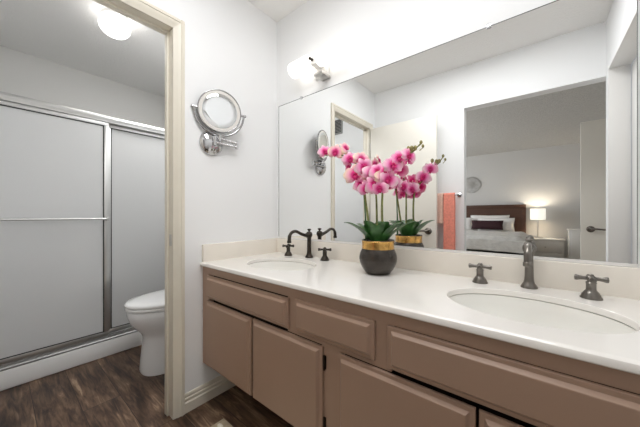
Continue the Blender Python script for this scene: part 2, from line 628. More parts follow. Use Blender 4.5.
enc = thing('shower_rail_frame', (SX-0.045, -0.75, 0.118), 'aluminium header, sill track and wall jambs holding the frosted shower doors', 'shower frame')
g = G()
g.extrude_y([(SX-0.072, 1.742), (SX-0.008, 1.742), (SX-0.008, 1.755), (SX-0.004, 1.762), (SX-0.004, 1.778), (SX-0.012, 1.790), (SX-0.064, 1.790), (SX-0.072, 1.780)], -D, 0.0)
obj('header_rail', g, M['aluminium'], enc)
g = G()
g.extrude_y([(SX-0.080, 0.118), (SX-0.002, 0.118), (SX-0.002, 0.128), (SX-0.010, 0.134), (SX-0.012, 0.150), (SX-0.018, 0.150), (SX-0.020, 0.134), (SX-0.044, 0.134), (SX-0.046, 0.146), (SX-0.050, 0.146), (SX-0.052, 0.132), (SX-0.080, 0.130)], -D, 0.0)
obj('sill_track', g, M['grey_aluminium'], enc)
g = G(); g.box(SX-0.07, SX-0.006, -0.024, 0.0, 0.134, 1.742, 0.002)
obj('wall_jamb', g, M['aluminium'], enc)
g = G(); g.box(SX-0.07, SX-0.006, -D, -D+0.024, 0.134, 1.742, 0.002)
obj('wall_jamb', g, M['aluminium'], enc)

def slide_panel(x, y0, y1, label, bar, right_post):
    z0, z1 = 0.152, 1.740
    p = thing('shower_door', (x, (y0+y1)/2, z0), label, 'shower door', 'sliding shower doors')
    g = G()
    f = 0.028
    g.box(x-0.010, x+0.010, y0, y1, z0, z0+0.030, 0.0015)
    g.box(x-0.010, x+0.010, y0, y1, z1-0.026, z1, 0.0015)
    g.box(x-0.010, x+0.010, y0, y0+f, z0+0.030, z1-0.026, 0.0015)
    g.box(x-0.010, x+0.010, y1-f, y1, z0+0.030, z1-0.026, 0.0015)
    obj('frame', g, M['aluminium'], p)
    g = G(); g.box(x-0.003, x+0.003, y0+f, y1-f, z0+0.030, z1-0.026)
    obj('glass_pane', g, M['frost'], p)
    g = G()
    g.box(x+0.0035, x+0.0065, y0+f, y0+f+0.006, z0+0.030, z1-0.026)
    g.box(x+0.0035, x+0.0065, y1-f-0.006, y1-f, z0+0.030, z1-0.026)
    g.box(x+0.0035, x+0.0065, y0+f+0.006, y1-f-0.006, z1-0.032, z1-0.026)
    g.box(x+0.0035, x+0.0065, y0+f+0.006, y1-f-0.006, z0+0.030, z0+0.036)
    obj('gasket', g, M['rubber'], p)
    if bar:
        g = G()
        g.tube([(x+0.038, y0+0.03, 1.022), (x+0.038, y1-0.012, 1.022)], 0.0075, 12)
        for yy in (y0+0.012, y1-0.012):
            g.box(x+0.0095, x+0.045, yy-0.010, yy+0.010, 1.008, 1.036, 0.003)
        obj('towel_bar', g, M['aluminium'], p)
    return p

slide_panel(SX-0.024, -D+0.026, -0.748, 'frosted sliding shower door with a towel bar across its middle', True, True)
slide_panel(SX-0.056, -0.757, -0.026, 'frosted sliding shower door without a bar, behind the toilet', False, False)

# ------------------------------------------------------------------ toilet
TX = -0.582
def oval(cx, cy, a, bf, bb, z, n=40, p=2.0):
    """egg outline: half-width a, front (towards -y) bf, back bb"""
    r = []
    for i in range(n):
        t = 2*PI*i/n
        c, s = math.cos(t), math.sin(t)
        x = a*math.copysign(abs(c)**(2/p), c)
        y = (bb if s > 0 else bf)*math.copysign(abs(s)**(2/p), s)
        r.append((cx+x, cy+y, z))
    return r

to = thing('toilet', (TX, -0.40, 0), 'white toilet with a closed lid beside the toilet room doorway', 'toilet')
cy = -0.50
g = G()
g.rings([oval(TX, -0.470, 0.134, 0.205, 0.260, 0.0000, p=2.6), oval(TX, -0.470, 0.136, 0.207, 0.260, 0.0150, p=2.6), oval(TX, -0.470, 0.131, 0.202, 0.260, 0.0800, p=2.5),
         oval(TX, -0.468, 0.124, 0.196, 0.260, 0.1700, p=2.4), oval(TX, -0.464, 0.120, 0.196, 0.255, 0.2277, p=2.3), oval(TX, -0.464, 0.130, 0.210, 0.250, 0.2642, p=2.2), oval(TX, -0.470, 0.154, 0.236, 0.250, 0.3018),
         oval(TX, -0.478, 0.175, 0.257, 0.240, 0.3439), oval(TX, -0.480, 0.186, 0.270, 0.240, 0.3880), oval(TX, -0.480, 0.188, 0.272, 0.240, 0.4180), oval(TX, -0.480, 0.180, 0.264, 0.235, 0.4280)])
obj('bowl', g, M['porcelain'], to, angle=60)
g = G()
g.rings([oval(TX, -0.480, 0.186, 0.274, 0.210, 0.4310), oval(TX, -0.480, 0.192, 0.281, 0.215, 0.4350), oval(TX, -0.480, 0.192, 0.281, 0.215, 0.4460), oval(TX, -0.480, 0.188, 0.277, 0.210, 0.4500)])
obj('seat', g, M['porcelain'], to, angle=60)
g = G()
g.rings([oval(TX, -0.480, 0.188, 0.278, 0.215, 0.4525), oval(TX, -0.480, 0.194, 0.284, 0.218, 0.4570), oval(TX, -0.480, 0.194, 0.284, 0.218, 0.4680), oval(TX, -0.480, 0.186, 0.274, 0.212, 0.4780), oval(TX, -0.480, 0.150, 0.225, 0.180, 0.4850), oval(TX, -0.480, 0.07, 0.10, 0.080, 0.4880)])
obj('lid', g, M['porcelain'], to, angle=60)
g = G(); g.box(TX-0.19, TX+0.19, -0.215, -0.02, 0.395, 0.76, 0.03, 4)
obj('tank', g, M['porcelain'], to)
g = G(); g.box(TX-0.198, TX+0.198, -0.223, -0.012, 0.761, 0.795, 0.012, 3)
obj('tank_lid', g, M['porcelain'], to)
g = G()
g.lathe((TX-0.13, -0.215, 0.70), [(0.014, 0), (0.014, 0.008), (0.008, 0.012), (0.008, 0.02)], 16, axis=(0, -1, 0))
g.tube([(TX-0.13, -0.233, 0.70), (TX-0.07, -0.237, 0.695)], [0.007, 0.005], 8)
obj('flush_lever', g, M['chrome'], to)

# globe lamp on the toilet room ceiling
gl = thing('ceiling_lamp', (-0.834, -0.757, H), 'lit round white globe lamp on the toilet room ceiling', 'ceiling lamp')
g = G(); g.lathe((-0.834, -0.757, 2.415), [(0.065, 0), (0.075, 0.008), (0.075, 0.025)], 32)
obj('base', g, M['white_trim'], gl)
g = G(); g.ball((-0.834, -0.757, 2.366), 0.090, 0.090, 0.066, 32, 20)
obj('globe', g, M['globe'], gl)

# air vent on the toilet room wall, seen through the mirror
vt = thing('air_vent', (-0.535, -D, 2.17), 'grey louvred air vent high on the toilet room wall, seen in the mirror', 'vent')
g = G()
g.box(-0.625, -0.445, -D, -D+0.010, 2.075, 2.265, 0.003)
obj('frame', g, M['vent'], vt)
g = G()
for k in range(9):
    z = 2.098+k*0.018
    g.box(-0.605, -0.465, -D+0.010, -D+0.014, z, z+0.009)  # black strip paints the shade of a gap between louvres
obj('louvre_gap_shade', g, M['vent_shade'], vt)

# ------------------------------------------------------------------ vanity cabinet
cab = thing('vanity_cabinet', (0.917, -0.27, 0.224), 'taupe painted vanity cabinet under the white double sink counter', 'vanity')
g = G()
CT = HC-0.0205
g.box(0.0005, 0.018, FY, -0.001, 0.224, CT)
g.box(XR-0.018, XR-0.0005, FY, -0.001, 0.224, CT)
g.box(0.018, XR-0.018, FY+0.02, -0.001, 0.224, 0.240)
g.box(0.018, XR-0.018, -0.02, -0.001, 0.240, CT)
# face frame
fy = FY+0.02
g.box(0.018, XR-0.018, FY, fy, 0.728, CT)
g.box(0.018, 0.072, FY, fy, 0.224, 0.728)
g.box(0.685, 0.742, FY, fy, 0.602, 0.728)
g.box(1.060, 1.122, FY, fy, 0.602, 0.728)
g.box(0.860, 0.945, FY, fy, 0.240, 0.602)
g.box(1.740, XR-0.018, FY, fy, 0.224, 0.728)
g.box(0.685, 0.860, FY, fy, 0.590, 0.602)
g.box(0.945, 1.122, FY, fy, 0.590, 0.602)
obj('body', g, M['taupe'], cab)
g = G(); g.box(0.02, XR-0.02, FY+0.055, FY+0.06, 0.241, 0.765)  # dark sheet behind the fronts, paints the shade in their gaps
obj('gap_shade_panel', g, M['gap_shade'], cab)

def front(x0, x1, z0, z1):
    """lipped slab: stepped moulding around a flat raised panel"""
    y = FY-0.0006
    g = G()
    def R(i, yy):
        return [(x0+i, yy, z0+i), (x1-i, yy, z0+i), (x1-i, yy, z1-i), (x0+i, yy, z1-i)]
    g.rings([R(0, y), R(0, y-0.0065), R(0.0015, y-0.0085), R(0.0120, y-0.0088), R(0.0128, y-0.0096), R(0.0195, y-0.0176), R(0.0215, y-0.0182)])
    return g

for x0, x1 in ((0.059, 0.456), (0.468, 0.867), (0.934, 1.339), (1.346, 1.752)):
    d = obj('door', front(x0, x1, 0.235, 0.587), M['taupe'], cab, angle=12)
obj('drawer_front', front(0.059, 0.695, 0.602, 0.723), M['taupe'], cab, angle=12)
obj('drawer_front', front(0.731, 1.070, 0.608, 0.729), M['taupe'], cab, angle=12)
obj('drawer_front', front(1.112, 1.752, 0.602, 0.727), M['taupe'], cab, angle=12)
for z in (0.532, 0.315):
    for x in (0.8735, ):
        g = G()
        g.tube([(x, FY-0.006, z-0.026), (x, FY-0.006, z+0.026)], 0.0032, 8)
        g.box(x, x+0.0055, FY-0.002, FY-0.0005, z-0.024, z+0.024)
        obj('hinge', g, M['bronze'], cab)

# ------------------------------------------------------------------ countertop
SINKS = ((0.372, -0.300), (1.430, -0.305))
SA, SB = 0.215, 0.160
ct = thing('countertop', (0.917, -0.28, HC), 'white stone countertop with two oval cut-outs and raised backsplash', 'countertop')
g = G()
bm = g.bm
y_f, y_b = -DEP+0.022, -0.020
zt, zb = HC, HC-0.020
def plate_with_holes(z, flip):
    xs = [0.0]
    cells = []
    for cx, cyy in SINKS:
        xs += [cx-0.25, cx+0.25]
    xs.append(XR)
    for a, b in ((xs[0], xs[1]), (xs[2], xs[3]), (xs[4], xs[5])):
        if b-a > 1e-4:
            bm.faces.new([bm.verts.new(p) for p in ((a, y_f, z), (b, y_f, z), (b, y_b, z), (a, y_b, z))])
    for (cx, cyy) in SINKS:
        x0, x1 = cx-0.25, cx+0.25
        angs = [2*PI*i/72 for i in range(72)]
        cor = [math.atan2(yy-cyy, xx-cx) % (2*PI) for xx in (x0, x1) for yy in (y_f, y_b)]
        for c in cor:
            k = min(range(len(angs)), key=lambda i: abs(angs[i]-c))
            angs[k] = c
        angs.sort()
        inn, out = [], []
        for t in angs:
            c, s = math.cos(t), math.sin(t)
            # same direction on ellipse and rectangle
            r = 1/math.sqrt((c/SA)**2+(s/SB)**2)
            inn.append((cx+r*c, cyy+r*s, z))
            k = min(((x1-cx)/c if c > 1e-9 else ((x0-cx)/c if c < -1e-9 else 1e9)), ((y_b-cyy)/s if s > 1e-9 else ((y_f-cyy)/s if s < -1e-9 else 1e9)))
            out.append((cx+k*c, cyy+k*s, z))
        g.rings([inn, out], caps=False)
        cells.append(inn)
    return cells
top = plate_with_holes(zt, False)
bot = plate_with_holes(zb, True)
for a, b in zip(top, bot):
    # rounded lip then straight wall of the cut-out
    def shrink(r, k, z):
        cx = sum(p[0] for p in r)/len(r)
        cyy = sum(p[1] for p in r)/len(r)
        return [(cx+(p[0]-cx)*k, cyy+(p[1]-cyy)*k, z) for p in r]
    g.rings([a, shrink(a, 0.990, zt-0.0015), shrink(a, 0.984, zt-0.006), shrink(a, 0.984, zb+0.002), b], caps=False)
prof = [(y_f, zb), (-DEP+0.003, zb), (-DEP, zb+0.003), (-DEP, zt-0.008), (-DEP+0.0025, zt-0.0025), (-DEP+0.008, zt), (y_f, zt)]
g.extrude_x(prof, 0.0, XR)
bmesh.ops.remove_doubles(bm, verts=bm.verts, dist=1e-5)
obj('slab', g, M['counter'], ct, angle=30)
g = G()
g.box(0.0, XR, -0.021, 0.0, zt-0.012, 0.886, 0.003, 3)
obj('backsplash', g, M['splash'], ct)
g = G()
g.box(0.0, 0.019, -DEP+0.010, -0.021, zt-0.012, 0.886, 0.003, 3)
obj('side_splash', g, M['splash'], ct)

def make_sink(cx, cyy, label, group):
    s = thing('sink_basin', (cx, cyy, HC-0.160), label, 'sink', group)
    g = G()
    prof = [(1.03, -0.0215), (1.03, -0.026), (0.995, -0.0215), (0.985, -0.026), (0.965, -0.05), (0.90, -0.09), (0.78, -0.118), (0.55, -0.138), (0.30, -0.147), (0.10, -0.150)]
    n = 64
    rs = [[(cx+SA*r*math.cos(2*PI*i/n), cyy+SB*r*math.sin(2*PI*i/n), HC+z) for i in range(n)] for r, z in prof[2:]]
    outer = [[(cx+SA*r*math.cos(2*PI*i/n), cyy+SB*r*math.sin(2*PI*i/n), HC+z) for i in range(n)] for r, z in ((0.12, -0.158), (0.60, -0.150), (0.86, -0.125), (0.99, -0.055), (1.03, -0.03), (1.03, -0.0215))]
    g.rings(outer+rs, caps=True)
    obj('bowl', g, M['basin'], s, angle=50)
    g = G()
    g.lathe((cx, cyy, HC-0.1495), [(0.024, 0), (0.024, 0.002), (0.019, 0.003), (0.017, 0.0015), (0.012, 0.004), (0.003, 0.005)], 24)
    obj('drain', g, M['nickel'], s)
    return s
sk = make_sink(SINKS[0][0], SINKS[0][1], 'oval white sink set under the counter beside the side splash and dark faucet', 'oval undermount sinks')
dup(sk, (SINKS[1][0], SINKS[1][1], HC-0.160), 'large oval white sink in front of the lighter bronze faucet facing the camera', 'oval undermount sinks')

# ------------------------------------------------------------------ faucets
def make_faucet(x, y, m, label):
    HC = 0.7885
    f = thing('faucet', (x, y, HC), label, 'faucet')
    g = G()
    g.lathe((x, y, HC), [(0.0255, 0), (0.0255, 0.004), (0.022, 0.010), (0.0165, 0.018), (0.0145, 0.026), (0.0135, 0.04), (0.0125, 0.115), (0.0135, 0.118), (0.0135, 0.121),
                         (0.0155, 0.126), (0.0195, 0.134), (0.0205, 0.142), (0.0190, 0.150), (0.0140, 0.157), (0.0075, 0.160)], 28)
    obj('body', g, m, f, angle=50)
    g = G()
    g.lathe((x, y, HC+0.158), [(0.006, 0), (0.006, 0.006), (0.011, 0.010), (0.0125, 0.014), (0.0105, 0.018), (0.004, 0.020)], 20)
    obj('finial', g, m, f)
    g = G()
    pts = spline([(x, y-0.016, HC+0.138), (x, y-0.038, HC+0.139), (x, y-0.075, HC+0.150), (x, y-0.115, HC+0.166), (x, y-0.148, HC+0.162), (x, y-0.167, HC+0.143), (x, y-0.171, HC+0.112)], 6)
    nn = len(pts)
    rad = [0.0115-0.0025*min(1, i/(nn*0.4)) + (0.0015 if i > nn*0.8 else 0) for i in range(nn)]
    g.tube(pts, rad, 16)
    g.lathe((x, y-0.019, HC+0.138), [(0.0145, 0), (0.0145, 0.006), (0.012, 0.009)], 18, axis=(0, -1, 0))
    g.lathe((x, y-0.171, HC+0.116), [(0.011, -0.014), (0.0125, -0.012), (0.0125, -0.002), (0.011, 0.0)], 18)
    obj('spout', g, m, f, angle=50)
    return f
make_faucet(0.360, -0.056, M['bronze'], 'dark bronze gooseneck faucet at the sink beside the side wall')
make_faucet(1.430, -0.060, M['lit_bronze'], 'bronze faucet in a reflection-lightened colour, pointing at the camera behind the large sink')

def make_handle(x, y, m, label, turn):
    HC = 0.7885
    h = thing('cross_tap', (x, y, HC), label, 'tap', 'cross handles of the faucets')
    g = G()
    g.lathe((x, y, HC), [(0.0265, 0), (0.0265, 0.003), (0.0235, 0.007), (0.0225, 0.012), (0.0165, 0.021), (0.0125, 0.026), (0.0120, 0.034), (0.0120, 0.046), (0.0135, 0.049), (0.0105, 0.053)], 24)
    obj('base', g, m, h, angle=50)
    g = G()
    z = HC+0.062
    g.ball((x, y, z), 0.0135, 0.0135, 0.0105, 16, 10)
    g.lathe((x, y, HC+0.050), [(0.009, 0), (0.009, 0.006)], 16)
    g.lathe((x, y, z+0.007), [(0.007, 0), (0.0065, 0.005), (0.003, 0.007)], 14)
    for k in range(4):
        a = turn+k*PI/2
        dx, dy = math.cos(a), math.sin(a)
        g.lathe((x+dx*0.008, y+dy*0.008, z), [(0.0062, 0), (0.0058, 0.010), (0.0068, 0.018), (0.0092, 0.026), (0.0085, 0.030), (0.003, 0.0315)], 14, axis=(dx, dy, 0))
    obj('cross', g, m, h, angle=50)
    return h
make_handle(0.203, -0.083, M['bronze'], 'dark bronze cross handle nearest the side splash', 0.55)
make_handle(0.500, -0.078, M['bronze'], 'dark bronze cross handle between the bronze faucet and the flower pot', 0.60)
make_handle(1.280, -0.088, M['lit_bronze'], 'grey cross handle between the flower pot and the lighter bronze faucet', 0.1)
make_handle(1.585, -0.092, M['lit_bronze'], 'large grey cross handle past the lighter bronze faucet, at the photo edge', 0.0)

# ------------------------------------------------------------------ wall mirror
mr = thing('wall_mirror', (0.861, -0.002, 0.8866), 'large frameless mirror over the double vanity', 'mirror')
g = G(); g.box(0.027, 1.696, -0.0055, -0.0005, 0.8975, 1.8216, 0.0)
obj('glass', g, M['mirror'], mr)
g = G()
g.box(0.027, 1.696, -0.0085, -0.0005, 0.8866, 0.8970)
obj('bottom_channel', g, M['white_trim'], mr)
g = G()
e = 0.0016
g.box(0.0240, 0.027, -0.0060, -0.0005, 0.8975, 1.8216)
g.box(1.696, 1.6975, -0.0056, -0.0005, 0.8975, 1.8216)
g.box(0.0240, 1.6975, -0.0062, -0.0005, 1.8216, 1.8246)
obj('edge', g, M['edge'], mr)
for x in (0.246, 1.30):
    g = G(); g.box(x-0.008, x+0.008, -0.0085, -0.0005, 1.8150, 1.8340, 0.001)
    obj('clip', g, M['chrome'], mr)

# ------------------------------------------------------------------ vanity light
LX, LY, LZ = 0.425, -0.078, 1.972
vl = thing('vanity_light', (LX, 0, LZ), 'lit two-shade vanity light on the wall above the mirror', 'wall lamp')
g = G()
g.box(LX-0.055, LX+0.055, -0.022, 0.0, LZ-0.075, LZ+0.045, 0.004)
g.box(LX-0.028, LX+0.028, LY-0.012, -0.022, LZ-0.025, LZ+0.025, 0.003)
obj('wall_plate', g, M['white_trim'], vl)
g = G(); g.box(LX-0.006, LX+0.060, LY-0.006, -0.002, LZ-0.094, LZ-0.078, 0.003)
obj('bracket', g, M['nickel'], vl)
for x0, x1 in ((LX-0.190, LX-0.031), (LX+0.031, LX+0.205)):
    g = G()
    g.lathe((x0, LY, LZ), [(0.038, 0), (0.044, 0.003), (0.046, 0.008), (0.046, x1-x0-0.008), (0.044, x1-x0-0.003), (0.038, x1-x0)], 28, axis=(1, 0, 0))
    obj('shade', g, M['shade'], vl)
g = G(); g.lathe((LX-0.01, LY-0.012, LZ+0.002), [(0.0075, 0), (0.0075, 0.018), (0.009, 0.020), (0.009, 0.026), (0.005, 0.030)], 14, axis=(0, -1, 0))
obj('knob', g, M['bronze'], vl)

# ------------------------------------------------------------------ magnifying mirror
mm = thing('magnifying_mirror', (0.0, -0.501, 1.462), 'round chrome magnifying mirror on a folding arm beside the toilet doorway', 'mirror')
pc = Vector((0.0, -0.501, 1.462))
g = G()
g.lathe(pc, [(0.069, 0), (0.071, 0.004), (0.068, 0.012), (0.056, 0.023), (0.034, 0.032), (0.012, 0.036)], 40, axis=(1, 0, 0))
obj('wall_plate', g, M['chrome'], mm, angle=60)
J = Vector((0.040, -0.358, 1.476))
S0 = Vector((0.045, -0.501, 1.472))
RC = Vector((0.050, -0.474, 1.642))
nrm = Vector((math.cos(math.radians(-17)), math.sin(math.radians(-17)), -0.05)).normalized()
S1 = RC + Vector((0, 0, -0.150))
g = G()
g.tube([(0.030, -0.501, 1.462), (0.050, -0.501, 1.462)], 0.010, 14)
g.tube([S0+Vector((0, 0, -0.028)), S0+Vector((0, 0, 0.022))], 0.0095, 14)
g.tube([S0+Vector((0.004, 0, -0.012)), J+Vector((0, 0, -0.014))], 0.0072, 10)
g.tube([J+Vector((0, 0, -0.026)), J+Vector((0, 0, 0.020))], 0.0090, 14)
g.tube([J+Vector((0, 0, 0.008)), Vector((S1.x, S1.y, J.z+0.012))], 0.0072, 10)
g.tube([Vector((S1.x, S1.y, J.z-0.006)), Vector((S1.x, S1.y, S1.z+0.018))], 0.0085, 14)
obj('folding_arm', g, M['chrome'], mm)
side = Vector((0, 0, 1)).cross(nrm).normalized()
upv = nrm.cross(side).normalized()
g = G()
pts = [RC + side*(0.137*math.cos(a)) + upv*(0.137*math.sin(a)) for a in [PI + PI*i/32 for i in range(33)]]
g.tube(pts, 0.0058, 10)
obj('yoke', g, M['dark_chrome'], mm)
for sg in (-1, 1):
    g = G()
    g.lathe(RC+side*sg*0.119, [(0.0062, 0), (0.0062, 0.016), (0.0085, 0.018), (0.0095, 0.025), (0.0075, 0.031), (0.003, 0.033)], 14, axis=side*sg)
    obj('pivot', g, M['chrome'], mm)
g = G()
g.lathe(RC, [(0.1135, 0.0050), (0.1145, 0.0085), (0.1170, 0.0095), (0.1195, 0.0080), (0.1205, 0.003), (0.1195, -0.006), (0.112, -0.011), (0.06, -0.016), (0.01, -0.018)], 56, axis=nrm, caps=False)
obj('mirror_rim', g, M['dark_chrome'], mm, angle=60)
g = G()
g.lathe(RC, [(0.1136, 0.0040), (0.1136, 0.0062), (0.0965, 0.0062), (0.0965, 0.0040)], 56, axis=nrm, caps=False)
obj('light_ring', g, M['white_lacquer'], mm)
g = G()
g.lathe(RC, [(0.0964, 0.0056), (0.094, 0.0064), (0.070, 0.0056), (0.035, 0.0050), (0.001, 0.0048)], 56, axis=nrm, caps=False)
obj('mirror_glass', g, M['tinted_mirror'], mm, angle=60)

# ------------------------------------------------------------------ orchid
PX, PY = 0.895, -0.190
HC = 0.7885                           # resting on the counter
orc = thing('potted_orchid', (PX, PY, HC), 'pink orchid in a dark bronze pot with a gold rim on the counter', 'potted plant')
g = G()
prof = [(0.046, 0.0), (0.053, 0.002)]
ctrl = [(0.053, 0.002), (0.068, 0.022), (0.079, 0.045), (0.0835, 0.068), (0.080, 0.090), (0.0725, 0.108), (0.0690, 0.120), (0.0695, 0.140), (0.0715, 0.150)]
sp = spline([(r, 0, z) for r, z in ctrl], 8)
for i, p in enumerate(sp):
    prof.append((p.x + 0.0007*math.sin(p.z*900), p.z))
prof += [(0.0725, 0.1515), (0.0670, 0.1505), (0.0640, 0.140), (0.0640, 0.130)]
g.lathe((PX, PY, HC), prof, 48)
pot = obj('pot', g, M['pot'], orc, angle=70)
g = G()
g.lathe((PX, PY, HC), [(0.0718, 0.112), (0.0712, 0.120), (0.0712, 0.132), (0.0722, 0.142), (0.0728, 0.147), (0.0718, 0.148), (0.068, 0.132), (0.068, 0.116)], 48, caps=False)
obj('gold_band', g, M['gold'], orc, angle=70)
g = G(); g.lathe((PX, PY, HC), [(0.0635, 0.126), (0.0635, 0.136), (0.045, 0.142), (0.01, 0.146)], 32)
obj('moss', g, M['soil'], orc)

def leaf_bm(base, azim, length, width, rise, bend):
    """broad upright strap leaf that arches outwards, with a folded midrib and real thickness"""
    g = G()
    d = Vector((math.cos(azim), math.sin(azim), 0))
    s = Vector((-d.y, d.x, 0))
    n = 14
    cs = []
    for i in range(n+1):
        t = i/n
        cs.append(Vector(base) + d*(length*(0.55*t+0.45*t**1.6)) + Vector((0, 0, rise*(1-(1-t)**1.3) - bend*t**3)))
    rs = []
    for i, c in enumerate(cs):
        t = i/n
        tg = (cs[min(n, i+1)]-cs[max(0, i-1)]).normalized()
        nn = s.cross(tg).normalized()
        if nn.z < 0:
            nn = -nn
        wd = width*(0.40+0.60*math.sin(PI*min(1, t*0.72+0.14)))*math.sqrt(max(0.0, 1-t**5)) + 0.0008
        fold = 0.34*(1-0.45*t)
        th = 0.0015
        row = [c + s*(wd*u) + nn*(abs(u)*wd*fold) for u in (-1, -0.6, 0, 0.6, 1)]
        row += [c + s*(wd*u) + nn*(abs(u)*wd*fold - th*(1.3-abs(u))) for u in (1, 0.6, 0, -0.6, -1)]
        rs.append(row)
    g.rings(rs)
    return g

base = (PX, PY, HC+0.135)
CA = math.atan2(-1.286-PY, 1.4544-PX)           # azimuth towards the camera
AL = CA-PI/2                                    # screen-left
for da, ln, wd, ri, dr in ((-1.55, 0.122, 0.022, 0.104, 0.010), (-1.12, 0.118, 0.024, 0.100, 0.004), (-0.66, 0.056, 0.030, 0.106, 0.002),
                           (-0.12, 0.044, 0.032, 0.090, 0.006), (0.42, 0.050, 0.031, 0.104, 0.004), (0.92, 0.080, 0.029, 0.092, 0.002), (1.40, 0.128, 0.028, 0.106, 0.004),
                           (1.95, 0.085, 0.028, 0.100, 0.006), (2.45, 0.075, 0.030, 0.090, 0.008), (3.0, 0.070, 0.031, 0.104, 0.006), (-2.1, 0.085, 0.029, 0.094, 0.008), (-2.65, 0.075, 0.030, 0.102, 0.006)):
    a = CA + da
    b0 = Vector(base) + Vector((math.cos(a), math.sin(a), 0))*0.032
    obj('leaf', leaf_bm(b0, a, ln, wd, ri, dr), M['leaf'], orc, angle=60)

stems = [
    [(0.862, -0.190, 0.925), (0.846, -0.192, 1.035), (0.824, -0.191, 1.17), (0.812, -0.192, 1.235), (0.790, -0.194, 1.285), (0.752, -0.198, 1.325), (0.700, -0.200, 1.348), (0.640, -0.201, 1.360), (0.605, -0.202, 1.358)],
    [(0.888, -0.178, 0.925), (0.885, -0.180, 1.025), (0.884, -0.183, 1.12), (0.880, -0.190, 1.19), (0.868, -0.200, 1.245), (0.845, -0.208, 1.285), (0.822, -0.210, 1.298)],
    [(0.925, -0.196, 0.925), (0.919, -0.197, 1.051), (0.921, -0.198, 1.14), (0.932, -0.199, 1.192), (0.966, -0.199, 1.236), (1.000, -0.196, 1.272), (1.030, -0.190, 1.302), (1.058, -0.182, 1.322), (1.080, -0.172, 1.348)],
    [(0.832, -0.186, 0.925), (0.830, -0.188, 1.04), (0.822, -0.192, 1.17)],
]
for i, s in enumerate(stems):
    pts = spline(s, 6)
    n = len(pts)
    g = G()
    g.tube(pts, [0.0056*(1-0.62*k/(n-1)) for k in range(n)], 9)
    obj('stem', g, M['stem'] if i < 3 else M['leaf'], orc)

def petal(g, ang, length, width, cup, z0):
    d = Vector((math.cos(ang), math.sin(ang), 0))
    s = Vector((-d.y, d.x, 0))
    n = 7
    rs = []
    for i in range(n+1):
        t = i/n
        wd = width*math.sin(PI*min(1, (0.10+0.88*t)))**0.62*(0.55+0.45*math.sin(PI*t*0.9)) + 0.0004
        c = d*(length*t) + Vector((0, 0, z0 + cup*math.sin(t*PI*0.8) - cup*0.9*t*t))
        row = [c + s*(wd*u) + Vector((0, 0, 0.10*wd*(1-u*u)+0.0012*math.sin(9*u+5*t))) for u in (-1, -0.5, 0, 0.5, 1)]
        row += [p - Vector((0, 0, 0.0007)) for p in reversed(row)]
        rs.append(row)
    g.rings(rs)

def make_flower_mesh():
    g = G()
    for a in (PI/2, PI/2+2*PI/3, PI/2-2*PI/3):
        petal(g, a, 0.046, 0.017, 0.008, 0.0)
    for a in (0.12, PI-0.12):
        petal(g, a, 0.050, 0.027, 0.010, 0.003)
    return g
fl0 = obj('flower', make_flower_mesh(), M['petal'], orc, loc=(0, 0, 0), angle=70)
g = G()
petal(g, -PI/2, 0.026, 0.009, 0.016, 0.006)
petal(g, 0.2, 0.013, 0.006, 0.012, 0.006)
petal(g, PI-0.2, 0.013, 0.006, 0.012, 0.006)
g.ball((0, 0.004, 0.012), 0.005, 0.007, 0.006, 10, 8)
lip0 = obj('lip', g, M['lip'], orc, loc=(0, 0, 0), angle=70)
lip0.parent = fl0
lip0.location = (0, 0, 0)

camv = Vector((1.4544, -1.2862, 1.0526))
flowers = [  # position, size, face turn (azimuth off the camera, tilt), roll
    ((0.598, -0.204, 1.378), 0.80, 0.25, 0.10, 0.3),
    ((0.672, -0.205, 1.364), 0.92, -0.25, 0.00, -0.2),
    ((0.712, -0.185, 1.380), 0.78, 0.75, 0.35, 0.9),
    ((0.756, -0.206, 1.318), 0.85, -0.10, 0.05, 0.1),
    ((0.735, -0.190, 1.288), 0.50, 0.60, -0.30, 1.2),
    ((0.822, -0.214, 1.308), 0.85, 0.25, 0.10, -0.3),
    ((0.792, -0.212, 1.238), 1.22, -0.15, 0.12, 0.1),
    ((0.838, -0.222, 1.270), 0.95, 0.35, -0.10, 0.5),
    ((0.868, -0.206, 1.235), 0.98, 0.40, 0.05, -0.4),
    ((0.850, -0.214, 1.172), 0.90, -0.30, -0.20, 0.2),
    ((0.888, -0.212, 1.188), 1.00, 0.20, -0.15, 0.8),
    ((0.925, -0.206, 1.215), 0.88, 0.55, 0.0, -0.2),
    ((0.945, -0.212, 1.245), 0.82, -0.50, 0.20, 0.4),
    ((0.975, -0.212, 1.262), 0.95, 0.30, 0.15, 0.0),
    ((1.000, -0.200, 1.292), 0.85, -0.15, 0.20, 0.3),
    ((1.035, -0.192, 1.298), 0.82, 0.75, 0.20, -0.3),
    ((0.905, -0.214, 1.245), 0.85, -0.20, 0.25, 0.6),
    ((0.955, -0.208, 1.205), 0.88, 0.10, -0.10, -0.5),
    ((0.918, -0.214, 1.168), 0.85, -0.35, -0.25, 0.1),
    ((0.812, -0.206, 1.195), 0.80, 0.15, -0.25, 0.7),
    ((0.880, -0.165, 1.205), 0.92, 2.6, 0.10, 0.2),
    ((0.930, -0.160, 1.190), 0.92, 2.9, -0.10, -0.4),
    ((0.985, -0.168, 1.250), 0.92, 2.7, 0.10, 0.5),
    ((0.845, -0.160, 1.225), 0.90, 3.2, 0.15, -0.1),
    ((1.020, -0.165, 1.290), 0.80, 2.4, 0.20, 0.1),
]
